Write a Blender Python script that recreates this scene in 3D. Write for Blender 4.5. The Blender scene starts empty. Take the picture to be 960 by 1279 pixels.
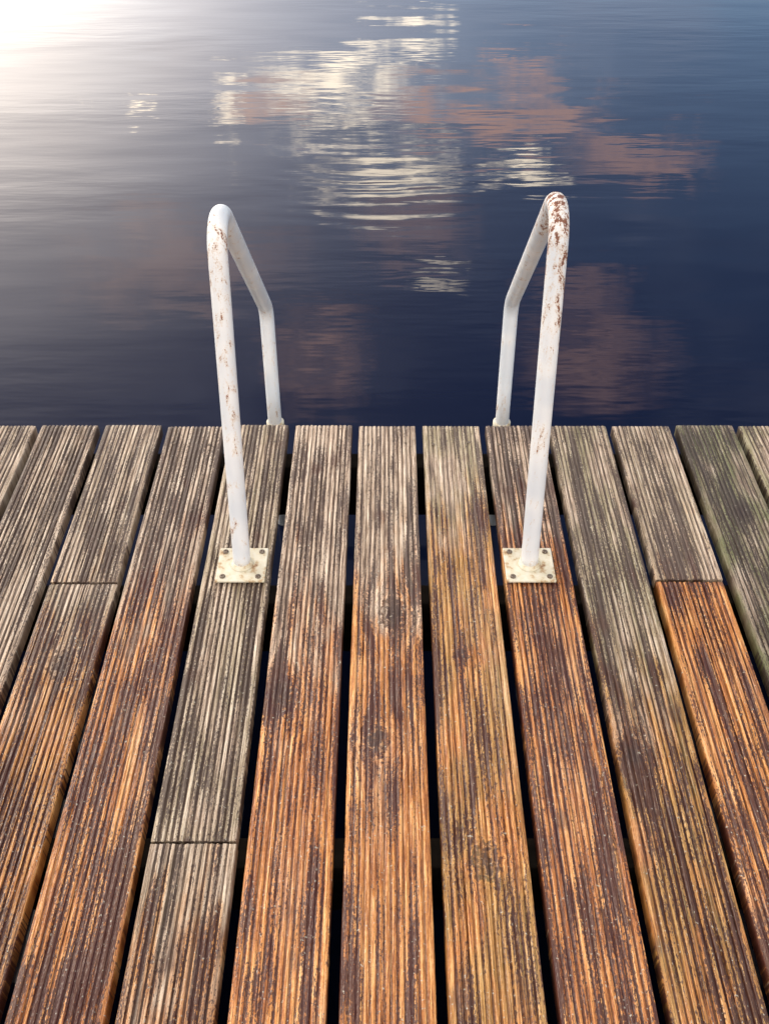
import bpy, math, random
import numpy as np
from mathutils import Vector
random.seed(4); rng=np.random.RandomState(7)
scene=bpy.context.scene
F=1161.0; TH=math.radians(43.35); H=1.363; CY=-1.746
S,C=math.sin(TH),math.cos(TH)
def row2y(r,z=0.0):
    v=(r-640)/F
    zc=(H-z)/(S+v*C)
    return CY+zc*(C-v*S)
def pix2w(px,r,z=0.0):
    v=(r-640)/F
    zc=(H-z)/(S+v*C)
    return ((px-483)/F*zc, CY+zc*(C-v*S))
def pix2sky(px,r):
    v=(r-640)/F; a=(px-483)/F
    f=C-v*S; d=S+v*C
    return math.atan2(a,f), math.atan2(d,math.hypot(a,f))

# ---------------- node helper
class NT:
    def __init__(s,t): s.t=t; s.n=t.nodes; s.l=t.links
    def new(s,ty,**k):
        n=s.n.new(ty)
        for a,b in k.items(): setattr(n,a,b)
        return n
    def put(s,sock,v):
        if v is None: return
        if isinstance(v,bpy.types.NodeSocket): s.l.new(v,sock)
        else:
            if sock.type=='RGBA' and isinstance(v,(tuple,list)) and len(v)==3: v=tuple(v)+(1,)
            sock.default_value=v
    def m(s,op,a,b=None,c=None,clamp=False):
        n=s.new('ShaderNodeMath',operation=op,use_clamp=clamp)
        s.put(n.inputs[0],a); s.put(n.inputs[1],b)
        if c is not None: s.put(n.inputs[2],c)
        return n.outputs[0]
    def vm(s,op,a,b=None):
        n=s.new('ShaderNodeVectorMath',operation=op)
        s.put(n.inputs[0],a); s.put(n.inputs[1],b)
        return n.outputs[0]
    def comb(s,x,y,z=0.0):
        n=s.new('ShaderNodeCombineXYZ')
        s.put(n.inputs[0],x); s.put(n.inputs[1],y); s.put(n.inputs[2],z); return n.outputs[0]
    def sep(s,v):
        n=s.new('ShaderNodeSeparateXYZ'); s.put(n.inputs[0],v); return n.outputs
    def noise(s,v,scale=1.0,detail=3.0,rough=0.5,dist=0.0):
        n=s.new('ShaderNodeTexNoise'); s.put(n.inputs['Vector'],v)
        n.inputs['Scale'].default_value=scale; n.inputs['Detail'].default_value=detail
        n.inputs['Roughness'].default_value=rough; n.inputs['Distortion'].default_value=dist
        return n.outputs['Fac']
    def mix(s,f,a,b,blend='MIX'):
        n=s.new('ShaderNodeMix',data_type='RGBA',blend_type=blend)
        s.put(n.inputs[0],f); s.put(n.inputs[6],a); s.put(n.inputs[7],b); return n.outputs[2]
    def ss(s,v,a,b,c=0.0,d=1.0):
        n=s.new('ShaderNodeMapRange',interpolation_type='SMOOTHSTEP')
        s.put(n.inputs[0],v); s.put(n.inputs[1],a); s.put(n.inputs[2],b); s.put(n.inputs[3],c); s.put(n.inputs[4],d)
        return n.outputs[0]
    def ramp(s,v,stops):
        n=s.new('ShaderNodeValToRGB'); e=n.color_ramp.elements
        while len(e)<len(stops): e.new(0.5)
        for i,(p,c) in enumerate(stops):
            e[i].position=p; e[i].color=tuple(c)+(1,)
        s.put(n.inputs[0],v); return n.outputs[0]
    def attr(s,name,ty='OBJECT'):
        n=s.new('ShaderNodeAttribute',attribute_type=ty,attribute_name=name); return n
    def bump(s,h,strength,dist,normal=None):
        n=s.new('ShaderNodeBump'); n.inputs['Strength'].default_value=strength
        n.inputs['Distance'].default_value=dist; s.put(n.inputs['Height'],h)
        if normal is not None: s.put(n.inputs['Normal'],normal)
        return n.outputs[0]
def mat(name):
    m=bpy.data.materials.new(name); m.use_nodes=True
    t=NT(m.node_tree); b=m.node_tree.nodes['Principled BSDF']
    return m,t,b

# ---------------- world
SUN_AZ=math.radians(-58); SUN_EL=math.radians(30)
w=bpy.data.worlds.new("World"); scene.world=w; w.use_nodes=True
t=NT(w.node_tree); bg=w.node_tree.nodes['Background']
sky=t.new('ShaderNodeTexSky',sky_type='NISHITA'); sky.sun_disc=False
sky.sun_elevation=SUN_EL; sky.sun_rotation=SUN_AZ
tc=t.new('ShaderNodeTexCoord').outputs['Generated']
dx,dy,dz=t.sep(tc)
az=t.m('ARCTAN2',dx,dy); el=t.m('ARCSINE',dz)
qn=t.comb(az,t.m('MULTIPLY',el,1.9),0.3)
nn=t.new('ShaderNodeTexNoise'); t.put(nn.inputs['Vector'],qn); nn.inputs['Scale'].default_value=15; nn.inputs['Detail'].default_value=6; nn.inputs['Roughness'].default_value=.64
nr,ng,nbb=t.sep(nn.outputs['Color'])
ax=t.m('ADD',az,t.m('MULTIPLY',t.m('SUBTRACT',nr,0.5),0.20)); ey=t.m('ADD',el,t.m('MULTIPLY',t.m('SUBTRACT',ng,0.5),0.12))
def blob(px,r,sx,sy,amp=1.0,soft=0.25):
    a,e=pix2sky(px,r); a2,_=pix2sky(px+sx,r); _,e2=pix2sky(px,r+sy)
    sa=abs(a2-a); se=abs(e2-e)
    vv=t.new('ShaderNodeVectorMath',operation='LENGTH')
    s1_=t.vm('MULTIPLY',t.vm('SUBTRACT',AE,(a,e,0)),(1/sa,1/se,0))
    t.put(vv.inputs[0],s1_)
    return t.ss(vv.outputs['Value'],1.4,soft,0.0,amp)
AE=t.comb(ax,ey,0.0)
def acc(lst):
    o=lst[0]
    for b in lst[1:]: o=t.m('MAXIMUM',o,b)
    return o
dark=acc([blob(590,145,140,32,.95),blob(690,135,70,28,.8),blob(335,140,62,32,.9),blob(400,450,58,66,1.0,0),
          blob(745,450,105,78,.8,0),blob(800,200,80,30,.7),blob(230,330,130,50,.4),blob(640,75,50,12,.7),blob(720,360,70,34,.5),blob(510,290,90,30,.4)])
bright=acc([blob(430,100,95,34,.85),blob(497,72,52,28,.8),blob(480,225,88,36,1.0),blob(415,168,50,24,.8),blob(655,217,52,18,1.0),
            blob(152,132,22,12,1.0),blob(283,145,14,54,.7),blob(540,352,30,16,.6)])
bright=t.m('MULTIPLY',bright,t.ss(nbb,0.38,0.56))
dark=t.m('MULTIPLY',dark,t.ss(nbb,0.66,0.42,.40,1.0))
haze=acc([blob(520,120,230,75,.30,-.2),blob(480,230,130,60,.15,-.2)])
gen=t.m('MULTIPLY',t.ss(t.noise(qn,3.2,3,0.6),0.48,0.70),0.30)
elg=t.ss(el,math.radians(13),math.radians(39),1.0,0.0)
elgc=t.mix(elg,(0.33,0.36,0.48,1),(1.95,2.1,2.25,1))
skyc=t.mix(1.0,sky.outputs[0],elgc,'MULTIPLY')
col=t.mix(gen,skyc,(8,8.3,10.5,1))
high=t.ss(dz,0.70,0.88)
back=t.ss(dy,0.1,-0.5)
col=t.mix(t.m('MULTIPLY',t.m('MAXIMUM',high,back),t.ss(t.noise(tc,2.5,2,.55),.3,.6,.6,1.0)),col,(19,17.5,16,1))  # bright cloud overhead and behind camera, out of view, added to light the deck
col=t.mix(haze,col,(16,18,22,1))
col=t.mix(dark,col,(22,13,10,1))
col=t.mix(bright,col,(64,55,42,1))
ga,ge=math.radians(-27),math.radians(10)
sd=Vector((math.sin(ga)*math.cos(ge),math.cos(ga)*math.cos(ge),math.sin(ge)))
dn=t.new('ShaderNodeVectorMath',operation='DOT_PRODUCT'); t.put(dn.inputs[0],tc); dn.inputs[1].default_value=sd
ang=t.m('ARCCOSINE',dn.outputs['Value'])
g1=t.m('EXPONENT',t.m('MULTIPLY',t.m('POWER',t.m('MULTIPLY',ang,1/math.radians(13)),2.0),-1.0))
g2=t.m('EXPONENT',t.m('MULTIPLY',t.m('POWER',t.m('MULTIPLY',ang,1/math.radians(22)),2.0),-1.0))
gc=t.vm('ADD',t.vm('MULTIPLY',t.comb(g1,g1,g1),(38,30,20)),t.vm('MULTIPLY',t.comb(g2,g2,g2),(25,21,17.5)))
col=t.vm('ADD',col,gc)
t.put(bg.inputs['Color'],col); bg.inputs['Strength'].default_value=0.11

sun=bpy.data.lights.new('sun','SUN'); sun.energy=1.4; sun.angle=math.radians(15); sun.color=(1,.86,.69)
so=bpy.data.objects.new('sun',sun); scene.collection.objects.link(so)
sv=Vector((math.sin(SUN_AZ)*math.cos(SUN_EL),math.cos(SUN_AZ)*math.cos(SUN_EL),math.sin(SUN_EL)))
so.rotation_euler=sv.to_track_quat('Z','Y').to_euler()

# ---------------- camera
cam=bpy.data.cameras.new('camera'); co=bpy.data.objects.new('camera',cam); scene.collection.objects.link(co)
cam.sensor_width=36; cam.lens=F/1279*36; cam.shift_x=-3/1279
co.location=(0,CY,H); co.rotation_euler=(math.pi/2-TH,0,0); cam.clip_end=10000; cam.clip_start=0.02
scene.camera=co
scene.view_settings.view_transform='Standard'; scene.view_settings.look='None'; scene.view_settings.exposure=0

def mkobj(name,verts,faces,mt,parent=None,smooth=False,loc=None):
    me=bpy.data.meshes.new(name); me.from_pydata(verts,[],faces); me.update()
    if smooth: me.polygons.foreach_set('use_smooth',[True]*len(me.polygons))
    o=bpy.data.objects.new(name,me); scene.collection.objects.link(o)
    if mt: me.materials.append(mt)
    if loc: o.location=loc
    if parent: o.parent=parent
    return o
def empty(name):
    o=bpy.data.objects.new(name,None); scene.collection.objects.link(o); return o

# ---------------- water
WZ=-0.42
wm,t,b=mat('lake_water')
P=t.new('ShaderNodeTexCoord').outputs['Object']
wa=t.noise(t.vm('MULTIPLY',P,(1.3,3.6,1)),1.0,1,0.45)
wb=t.noise(t.vm('MULTIPLY',P,(3.0,15.0,1)),1.0,2,0.5)
wc=t.noise(t.vm('MULTIPLY',P,(0.5,1.2,1)),1.0,0,0.5)
rx,ry=pix2w(480,232,WZ)
def dist(c):
    dv=t.new('ShaderNodeVectorMath',operation='DISTANCE'); t.put(dv.inputs[0],P); dv.inputs[1].default_value=c
    return dv.outputs['Value']
ring=t.m('MULTIPLY',t.m('SINE',t.m('ADD',t.m('MULTIPLY',dist((rx,ry+1.6,0)),60.0),t.m('MULTIPLY',wa,9.0))),t.ss(dist((rx,ry,0)),0.75,0.05))
h=t.m('ADD',t.m('MULTIPLY',wa,0.0028),t.m('MULTIPLY',wb,t.m('MULTIPLY',t.ss(wc,0.35,0.65,0.25,1.0),0.0010)))
h=t.m('ADD',h,t.m('MULTIPLY',wc,0.005))
h=t.m('ADD',h,t.m('MULTIPLY',ring,0.00019))
nb=t.bump(h,1.0,1.0)
b.inputs['Base Color'].default_value=(0.005,0.009,0.028,1)
b.inputs['Roughness'].default_value=0.02; b.inputs['IOR'].default_value=1.333
t.put(b.inputs['Normal'],nb)
N=64; vs=[(0,0,0)]; fs=[]
R=4000
for i in range(N): vs.append((R*math.cos(2*math.pi*i/N),R*math.sin(2*math.pi*i/N),0))
for i in range(N): fs.append((0,1+i,1+(i+1)%N))
mkobj('water',vs,fs,wm,loc=(0,0,WZ))

# ---------------- wood
wood,t,b=mat('weathered_decking')
P=t.new('ShaderNodeTexCoord').outputs['Object']
x,y,z=t.sep(P)
seed=t.attr('seed').outputs['Fac']; greyy=t.attr('grey_y').outputs['Fac']
tone=t.attr('tone').outputs['Fac']; green=t.attr('green').outputs['Fac']; dirt=t.attr('dirt').outputs['Fac']
gdirt=t.attr('gdirt').outputs['Fac']
gv=t.attr('groove','GEOMETRY').outputs['Fac']
knn=t.m('MULTIPLY',t.m('SUBTRACT',t.noise(P,75,3,0.65),0.5),0.040)
def knot(attr,xin):
    kx,ky,kr=t.sep(t.attr(attr).outputs['Vector'])
    ddx=t.m('SUBTRACT',x,kx); ddy=t.m('MULTIPLY',t.m('SUBTRACT',y,ky),0.62)
    kd=t.m('DIVIDE',t.m('ADD',t.m('SQRT',t.m('ADD',t.m('MULTIPLY',ddx,ddx),t.m('MULTIPLY',ddy,ddy))),knn),kr)
    kg=t.m('EXPONENT',t.m('MULTIPLY',t.m('MULTIPLY',kd,kd),-0.35))
    return kd,kg,t.m('SUBTRACT',xin,t.m('MULTIPLY',t.m('MULTIPLY',ddx,kg),0.75))
kd1,kg1,x2=knot('knot',x)
kd2,kg2,x2=knot('knot2',x2)
kd=t.m('MINIMUM',kd1,kd2); kg=t.m('MAXIMUM',kg1,kg2)
X=t.m('ADD',x2,t.m('MULTIPLY',seed,3.71)); Y=t.m('ADD',y,t.m('MULTIPLY',seed,11.3))
wob=t.m('MULTIPLY',t.m('SUBTRACT',t.noise(t.comb(t.m('MULTIPLY',X,8),t.m('MULTIPLY',Y,2.0)),1,1),0.5),0.012)
Xw=t.m('ADD',X,wob)
XY=t.comb(Xw,Y,0.0)
def st(sx,sy,det,ro,off=0.0): return t.noise(t.vm('ADD',t.vm('MULTIPLY',XY,(sx,sy,1)),(0,0,off)),1.0,det,ro)
fib=st(480,14,3,0.65)
med=st(100,2.2,3,0.6,2.0)
strk=st(52,1.8,4,0.7,5.0)
mott=st(400,150,3,0.7,7.0)
blot=st(18,6,3,0.6,9.0)
big=st(7,2.2,2,0.5,12.0)
stain=st(13,7,3,.6,17.0)
ringv=t.m('ADD',t.m('MULTIPLY',t.m('SINE',t.m('ADD',t.m('MULTIPLY',kd,12.0),t.m('MULTIPLY',mott,2.0))),0.17),0.44)
grain=t.m('ADD',t.m('ADD',t.m('MULTIPLY',fib,0.55),t.m('MULTIPLY',med,0.40)),t.m('MULTIPLY',mott,.18))
grain=t.m('SUBTRACT',grain,.065)
grain=t.mix(t.ss(kg,0.45,0.85,0,.65),grain,ringv)
gl=t.ss(grain,0.36,0.64)
grey=t.ramp(gl,[(0,(.11,.076,.055)),(.35,(.35,.27,.20)),(.7,(.57,.48,.385)),(1,(.80,.715,.60))])
oran=t.ramp(gl,[(0,(.12,.033,.009)),(.35,(.39,.130,.029)),(.7,(.60,.260,.070)),(1,(.80,.46,.19))])
wl=t.m('ADD',t.m('SUBTRACT',greyy,y),t.m('ADD',t.m('MULTIPLY',t.m('SUBTRACT',blot,0.5),0.9),t.m('MULTIPLY',t.m('SUBTRACT',med,0.5),0.7)))
wet=t.ss(wl,-0.16,0.18)
pale=t.ss(big,0.54,0.76,0.0,0.35)
wet2=t.m('MULTIPLY',wet,t.m('SUBTRACT',1.0,pale))
wet2=t.m('ADD',t.m('MULTIPLY',wet2,.87),0.12)
base=t.mix(wet2,grey,oran)
base=t.mix(t.m('MULTIPLY',green,t.ss(blot,0.33,0.58)),base,(.19,.22,.065,1))
gm=t.m('MULTIPLY',t.m('MULTIPLY',gv,gdirt),t.ss(st(48,1.6,3,.6,31.0),0.36,0.58,0.45,1.0))
base=t.mix(gm,base,t.mix(wet,(.085,.056,.042,1),(.085,.024,.010,1)))
dm=t.m('ADD',strk,t.m('MULTIPLY',t.m('SUBTRACT',mott,0.5),0.60))
dm=t.m('ADD',dm,t.m('MULTIPLY',t.m('SUBTRACT',blot,0.5),0.50))
dm=t.m('ADD',dm,t.m('MULTIPLY',gv,0.05))
dm=t.m('ADD',dm,t.m('MULTIPLY',kg,0.05))
dm=t.ss(t.m('ADD',dm,t.m('MULTIPLY',t.m('SUBTRACT',dirt,0.5),0.32)),0.53,0.57,0.0,0.92)
dcol=t.mix(wet,(.070,.043,.033,1),(.052,.014,.012,1))
base=t.mix(dm,base,dcol)
base=t.mix(t.ss(t.m('ADD',stain,t.m('MULTIPLY',t.m('SUBTRACT',mott,.5),.2)),0.60,0.70,0.0,0.62),base,(.09,.04,.026,1))
base=t.mix(t.ss(kd,0.95,0.25,0.0,0.80),base,(.050,.024,.018,1))
sp=t.ss(st(230,200,1,.5,3.3),0.71,0.76,0.0,0.7)
base=t.mix(sp,base,(.5,.48,.40,1))
base=t.mix(1.0,base,t.comb(tone,tone,tone),'MULTIPLY')
t.put(b.inputs['Base Color'],base)
t.put(b.inputs['Roughness'],t.ss(wet,0,1,0.55,0.33))
b.inputs['Specular IOR Level'].default_value=0.5
PB=t.comb(t.m('ADD',x,seed),y,seed)
h1=t.noise(t.vm('MULTIPLY',PB,(480,12,1)),1,1,.6); h2=t.noise(t.vm('MULTIPLY',PB,(350,120,1)),1,2,.6)
t.put(b.inputs['Normal'],t.bump(t.m('ADD',h1,h2),0.9,0.0016))

PITCH=0.15; BW=0.1335; TK=0.028; NR=13
GD=0.0036
def prof(w,gd):
    rp=(w-0.006)/NR; pts=[]
    e=w/2
    pts+= [(-e,-TK,0),(-e,-0.004,0.3),(-e+0.0012,-0.0010,0.1)]
    x=-w/2+0.003
    for i in range(NR):
        g=rp*rng.uniform(.34,.48); d=gd*rng.uniform(.7,1.1)
        x0=x+i*rp+rng.uniform(-.0003,.0003)
        if i>0:
            pts+=[(x0-g*0.55,-0.0006,0.0),(x0-g*0.42,-d*.6,0.9),(x0-g*.2,-d,1.0),(x0+g*.2,-d,1.0),(x0+g*0.42,-d*.6,0.9),(x0+g*0.55,-0.0006,0.0)]
        pts+=[(x0+rp*0.38,0.0,0.0),(x0+rp*0.6,0.0,0.0)]
    pts+=[(e-0.0012,-0.0010,0.1),(e,-0.004,0.3),(e,-TK,0)]
    return pts
dock=empty('wooden_dock')
def board(i,y0,y1,seed,grey_row,tone=1.0,green=0.0,dirt=0.5,knot=None,knot2=None,step=0.012,gd=1.0):
    xc=i*PITCH+rng.uniform(-.0012,.0012)
    w=BW+rng.uniform(-.0015,.0015); pts=np.array(prof(w,GD*gd)); npf=len(pts)
    n=max(30,int((y1-y0)/step)); ys=np.linspace(y0,y1,n)
    V=np.zeros((n,npf,3)); G=np.zeros((n,npf))
    zoff=rng.uniform(-.0015,.0015); tw=rng.uniform(-.006,.006)
    A=rng.normal(0,1,(n,npf))
    k=np.ones(5)/5
    A=np.apply_along_axis(lambda a:np.convolve(a,k,'same'),0,A)
    ph=rng.uniform(0,6,3)
    Bn=(np.sin(ys*2.3+ph[0])+.6*np.sin(ys*5.7+ph[1])+.3*np.sin(ys*13+ph[2]))/1.9
    wear=0.78+0.22*np.sin(ys*3.1+seed*2)
    top=pts[:,1]>-0.003
    for j in range(npf):
        V[:,j,0]=pts[j,0]+Bn*.0008+ (A[:,j]*0.00028)
        V[:,j,1]=ys
        zz=pts[j,1]*wear if -0.0045<pts[j,1]<-0.0007 and 2<j<npf-3 else pts[j,1]
        V[:,j,2]=zz+zoff+tw*pts[j,0]+(A[:,j]*0.00055-abs(A[:,j])*.0004 if top[j] else 0)
        G[:,j]=pts[j,2]
    for e,sg in ((0,1),(n-1,-1)):
        V[e,:,1]+=sg*abs(rng.normal(0,.0014,npf)); V[e,top,2]-=.0015
    V=V.reshape(-1,3)
    idx=np.arange(n*npf).reshape(n,npf)
    a=idx[:-1,:-1].ravel();bq=idx[:-1,1:].ravel();c=idx[1:,1:].ravel();d=idx[1:,:-1].ravel()
    faces=np.stack([a,bq,c,d],1).tolist()
    for k_ in range(n-1): faces.append([int(idx[k_,0]),int(idx[k_+1,0]),int(idx[k_+1,-1]),int(idx[k_,-1])])
    faces.append([int(q) for q in idx[0,:]][::-1]); faces.append([int(q) for q in idx[-1,:]])
    o=mkobj('deck_board',V.tolist(),faces,wood,dock,loc=(xc,0,0))
    at=o.data.attributes.new('groove','FLOAT','POINT'); at.data.foreach_set('value',G.ravel())
    o['seed']=float(seed); o['grey_y']=float(row2y(grey_row)); o['tone']=float(tone); o['green']=float(green); o['dirt']=float(dirt); o['gdirt']=float(min(1,gd))*.92
    for nm,kk_ in (('knot',knot),('knot2',knot2)):
        if kk_:
            wx,wy=pix2w(kk_[0],kk_[1]); o[nm]=[wx-xc,wy,kk_[2]]
        else: o[nm]=[5.0,50.0,0.01]
    return o
Y0=-3.3
s1=row2y(728); s2=row2y(1052); s3=row2y(725); gp=.0018
def e(): return rng.uniform(-.004,.003)
B=board
B(0,Y0,e(),1.3,735,1.0,.05,.50,(490,765,.026),(470,925,.022),gd=.75)
B(1,Y0,e(),2.9,640,1.0,.32,.48,(607,1075,.022),(580,820,.010),gd=.75)
B(2,Y0,e(),4.1,650,.95,.0,.68)
B(3,Y0,e(),5.7,850,.85,.35,.60,(790,945,.02))
B(4,s3+gp,e(),6.2,760,.88,.15,.55)
B(4,Y0,s3-gp,7.9,600,1.0,.05,.58)
B(5,Y0,e(),8.8,950,.55,.8,.66,(925,640,.022))
B(6,Y0,e(),9.4,1000,.8,.5,.5)
B(-1,Y0,e(),10.6,800,1.02,.0,.53,(352,868,.028),gd=.85)
B(-2,s2+gp,e(),11.2,1400,.92,.2,.58)
B(-2,Y0,s2-gp,12.5,1180,.88,.1,.56)
B(-3,Y0,e(),13.1,720,.92,.0,.64)
B(-4,s1+gp,e(),14.6,780,.9,.1,.56)
B(-4,Y0,s1-gp,15.3,810,.85,.15,.62,(75,830,.022))
B(-5,Y0,e(),16.8,870,.88,.05,.58)
B(-6,Y0,e(),17.7,950,.88,.1,.55)
for i in list(range(-22,-6))+list(range(7,23)):
    sy=rng.uniform(-2.4,-.4)
    B(i,sy+gp,e(),20+i*1.37+40,rng.uniform(600,1100),rng.uniform(.8,1),.15*rng.rand(),.55,step=.05)
    B(i,Y0,sy-gp,19+i*1.91+50,rng.uniform(600,1100),rng.uniform(.8,1),.15*rng.rand(),.55,step=.05)

# substructure
dk,t,b=mat('shade_dark_timber')  # timber coloured near-black so the gaps between boards read as shade
P=t.new('ShaderNodeTexCoord').outputs['Object']
n1=t.noise(t.vm('MULTIPLY',P,(2,60,60)),1,3)
t.put(b.inputs['Base Color'],t.ramp(n1,[(.3,(.006,.005,.004)),(.7,(.016,.012,.009))])); b.inputs['Roughness'].default_value=.95
b.inputs['Specular IOR Level'].default_value=.15
def box(name,c,s,mt,parent,bev=0.004):
    x,y,z=[q/2 for q in s]
    v=[(sx*x,sy*y,sz*z) for sx in(-1,1) for sy in(-1,1) for sz in(-1,1)]
    f=[(0,1,3,2),(4,6,7,5),(0,4,5,1),(2,3,7,6),(0,2,6,4),(1,5,7,3)]
    o=mkobj(name,v,f,mt,parent,loc=c)
    if bev:
        m=o.modifiers.new('b','BEVEL'); m.width=bev; m.segments=3
    return o
for k,yy in enumerate([-.09,s1,s2,-1.65,-2.25,-2.85,-3.25]):
    box('joist',(0,yy,-TK-.003-.08),(6.7,.05,.155),dk,dock)
def lathe(name,prof,mt,parent,loc,seg=32,smooth=True,axis=None):
    v=[];f=[]
    for r,z in prof:
        for s in range(seg):
            a=2*math.pi*s/seg; v.append((r*math.cos(a),r*math.sin(a),z))
    for i in range(len(prof)-1):
        for s in range(seg):
            f.append((i*seg+s,i*seg+(s+1)%seg,(i+1)*seg+(s+1)%seg,(i+1)*seg+s))
    f.append(tuple(range(seg))[::-1]); f.append(tuple((len(prof)-1)*seg+s for s in range(seg)))
    return mkobj(name,v,f,mt,parent,smooth,loc)
for xx in (-2.8,-1.2,1.2,2.8):
    for yy in (-.3,-2.6):
        lathe('pile',[(.08,-1.6),(.08,-.19)],dk,dock,(xx,yy,0))

met,t,b=mat('dull_steel')
P=t.new('ShaderNodeTexCoord').outputs['Object']
t.put(b.inputs['Base Color'],t.ramp(t.noise(P,300,3),[(.35,(.10,.06,.04)),(.6,(.22,.19,.16))])); b.inputs['Metallic'].default_value=.6; b.inputs['Roughness'].default_value=.55
def merged_screws(name,locs,r,h,parent,mt):
    v=[];f=[];seg=14
    for (cx,cy,cz) in locs:
        b0=len(v)
        pr=[(r,0),(r*.97,h*.6),(r*.7,h),(r*.35,h),(r*.3,h*.35)]
        for rr,zz in pr:
            for s in range(seg):
                a=2*math.pi*s/seg; v.append((cx+rr*math.cos(a),cy+rr*math.sin(a),cz+zz))
        for i in range(len(pr)-1):
            for s in range(seg):
                f.append((b0+i*seg+s,b0+i*seg+(s+1)%seg,b0+(i+1)*seg+(s+1)%seg,b0+(i+1)*seg+s))
        f.append(tuple(b0+(len(pr)-1)*seg+s for s in range(seg)))
    return mkobj(name,v,f,mt,parent,True)
L=[]
for i in range(-22,23):
    for yy in (-.07,-1.65,-2.25):
        for sx in (-.04,.04):
            L.append((i*PITCH+sx+rng.uniform(-.004,.004),yy+rng.uniform(-.008,.008),-.0012))
merged_screws('deck_screws',L,.0038,.0018,dock,met)

# ---------------- ladder
pt,t,b=mat('chipped_white_paint')
P=t.new('ShaderNodeTexCoord').outputs['Object']
X,Y,Z=t.sep(P)
st1=t.noise(t.vm('MULTIPLY',P,(90,90,26)),1,4,0.68)
st2=t.noise(P,9,2,0.5); fine=t.noise(P,420,2,0.6)
rustamt=t.attr('rust').outputs['Fac']
v=t.m('ADD',t.m('ADD',st1,t.m('MULTIPLY',t.m('SUBTRACT',st2,0.5),0.45)),t.m('MULTIPLY',t.m('SUBTRACT',fine,.5),.40))
v=t.m('ADD',v,t.m('MULTIPLY',rustamt,t.ss(Z,.45,.68,0.0,1.0)))
m1=t.ss(v,0.685,0.71); m0=t.ss(v,0.54,0.71,0.0,0.6)
paint=t.mix(t.ss(st2,.35,.65),(.62,.66,.71,1),(.76,.77,.78,1))
paint=t.mix(m0,paint,(.58,.42,.28,1))
rust=t.ramp(fine,[(.3,(.07,.03,.03)),(.6,(.22,.09,.055)),(.8,(.36,.18,.09))])
t.put(b.inputs['Base Color'],t.mix(m1,paint,rust))
t.put(b.inputs['Roughness'],t.ss(m1,0,1,.35,.85))
t.put(b.inputs['Normal'],t.bump(fine,.3,.0006))
pl,t,b=mat('cream_plate_paint')
P=t.new('ShaderNodeTexCoord').outputs['Object']
a1=t.noise(P,55,5,.65)
c=t.ramp(a1,[(.38,(.66,.63,.53)),(.55,(.60,.55,.41)),(.64,(.42,.28,.15)),(.70,(.16,.08,.05))])
t.put(b.inputs['Base Color'],c); b.inputs['Roughness'].default_value=.5
t.put(b.inputs['Normal'],t.bump(a1,.5,.002))

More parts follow.
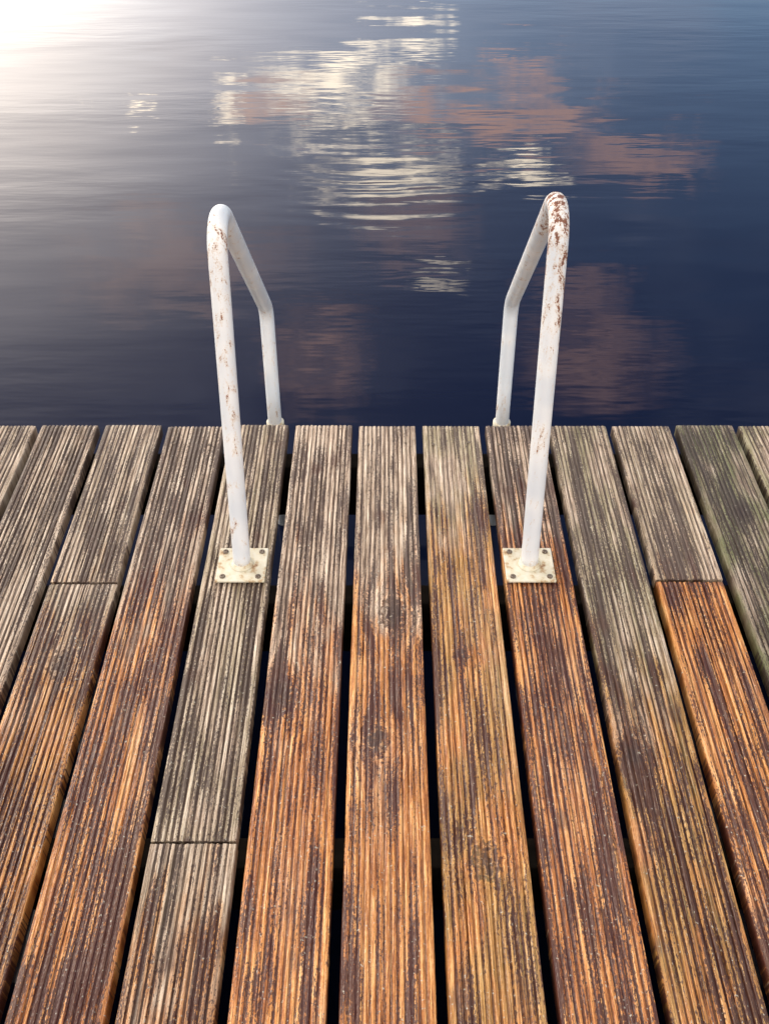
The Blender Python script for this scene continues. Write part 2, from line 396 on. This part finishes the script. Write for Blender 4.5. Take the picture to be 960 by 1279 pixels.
lad=empty('dock_ladder')
def fillet(pts,rads,n=14):
    out=[pts[0]]
    for i in range(1,len(pts)-1):
        p=pts[i]; a=(pts[i-1]-p).normalized(); c=(pts[i+1]-p).normalized()
        an=a.angle(c); r=rads[i-1]; d=r/math.tan(an/2)
        bis=(a+c).normalized(); cen=p+bis*(r/math.sin(an/2))
        s=(p+a*d-cen).normalized(); e_=(p+c*d-cen).normalized(); tot=s.angle(e_)
        for k in range(n+1):
            f_=k/n
            q=(s*math.sin((1-f_)*tot)+e_*math.sin(f_*tot))/math.sin(tot)
            out.append(cen+q*r)
    out.append(pts[-1]); return out
def tube(name,pts,r,mt,parent,seg=28):
    P=[pts[0]]
    for a,c in zip(pts,pts[1:]):
        L=(c-a).length; k=max(1,int(L/.02))
        for j in range(1,k+1): P.append(a.lerp(c,j/k))
    v=[];f=[];n=len(P)
    for i,p in enumerate(P):
        tg=(P[min(i+1,n-1)]-P[max(i-1,0)]).normalized()
        u=Vector((1,0,0)); u=(u-tg*u.dot(tg)).normalized(); w_=tg.cross(u)
        for s in range(seg):
            a=2*math.pi*s/seg; q=p+(u*math.cos(a)+w_*math.sin(a))*r; v.append(tuple(q))
    for i in range(n-1):
        for s in range(seg): f.append((i*seg+s,i*seg+(s+1)%seg,(i+1)*seg+(s+1)%seg,(i+1)*seg+s))
    f.append(tuple(range(seg))[::-1]); f.append(tuple((n-1)*seg+s for s in range(seg)))
    return mkobj(name,v,f,mt,parent,True)
TR=0.0172; BZ=.0075
for side,bx,by,topc,mid,low,rust in (('l',-.290,-.462,(-.287,-.268,.690),(-.286,.19,.20),(-.284,.135,-.10),.03),
                              ('r',.285,-.462,(.285,-.288,.723),(.294,.19,.215),(.292,.135,-.10),.20)):
    lowv=Vector(low); midv=Vector(mid)
    pts=[Vector((bx,by,BZ-.002)),Vector(topc),midv,Vector((low[0],low[1]-.03,-.24)),Vector((low[0],low[1]-.03,-1.45))]
    pts=fillet(pts,[.055,.07,.08])
    o=tube('side_rail',pts,TR,pt,lad); o['rust']=rust
    pw=.049; ph=.0045
    box('base_plate',(bx,by,.0012+ph/2+.001),(pw*2,.092,ph+.001),pl,lad,.002)
    lathe('weld_collar',[(TR+.006,0),(TR+.005,.003),(TR+.001,.007),(TR-.001,.009)],pl,lad,(bx,by+.001,BZ-.0005))
    SL=[(bx+sx*.036+rng.uniform(-.001,.001),by+sy*.034,BZ-.0008) for sx in(-1,1) for sy in(-1,1)]
    merged_screws('plate_bolts',SL,.0058,.004,lad,met)
    lathe('clamp_ring',[(TR+.001,-.012),(TR+.005,-.011),(TR+.005,.011),(TR+.001,.012)],pl,lad,(low[0],low[1]-.002,-.105))
    box('bracket_arm',(low[0],.0375,-.112),(.03,.155,.008),pl,lad,.001)
for k,zz in enumerate((-.30,-.55,-.80,-1.05,-1.30)):
    a=Vector((-.283,.105,zz)); c=Vector((.293,.105,zz))
    v=[];f=[];seg=16
    for p in (a,c):
        for s in range(seg):
            q=2*math.pi*s/seg; v.append((p.x,p.y+.03*math.cos(q),p.z+.010*math.sin(q)))
    for s in range(seg): f.append((s,(s+1)%seg,seg+(s+1)%seg,seg+s))
    o=mkobj('rung',v,f,pt,lad,True); o['rust']=0.0
print('built')
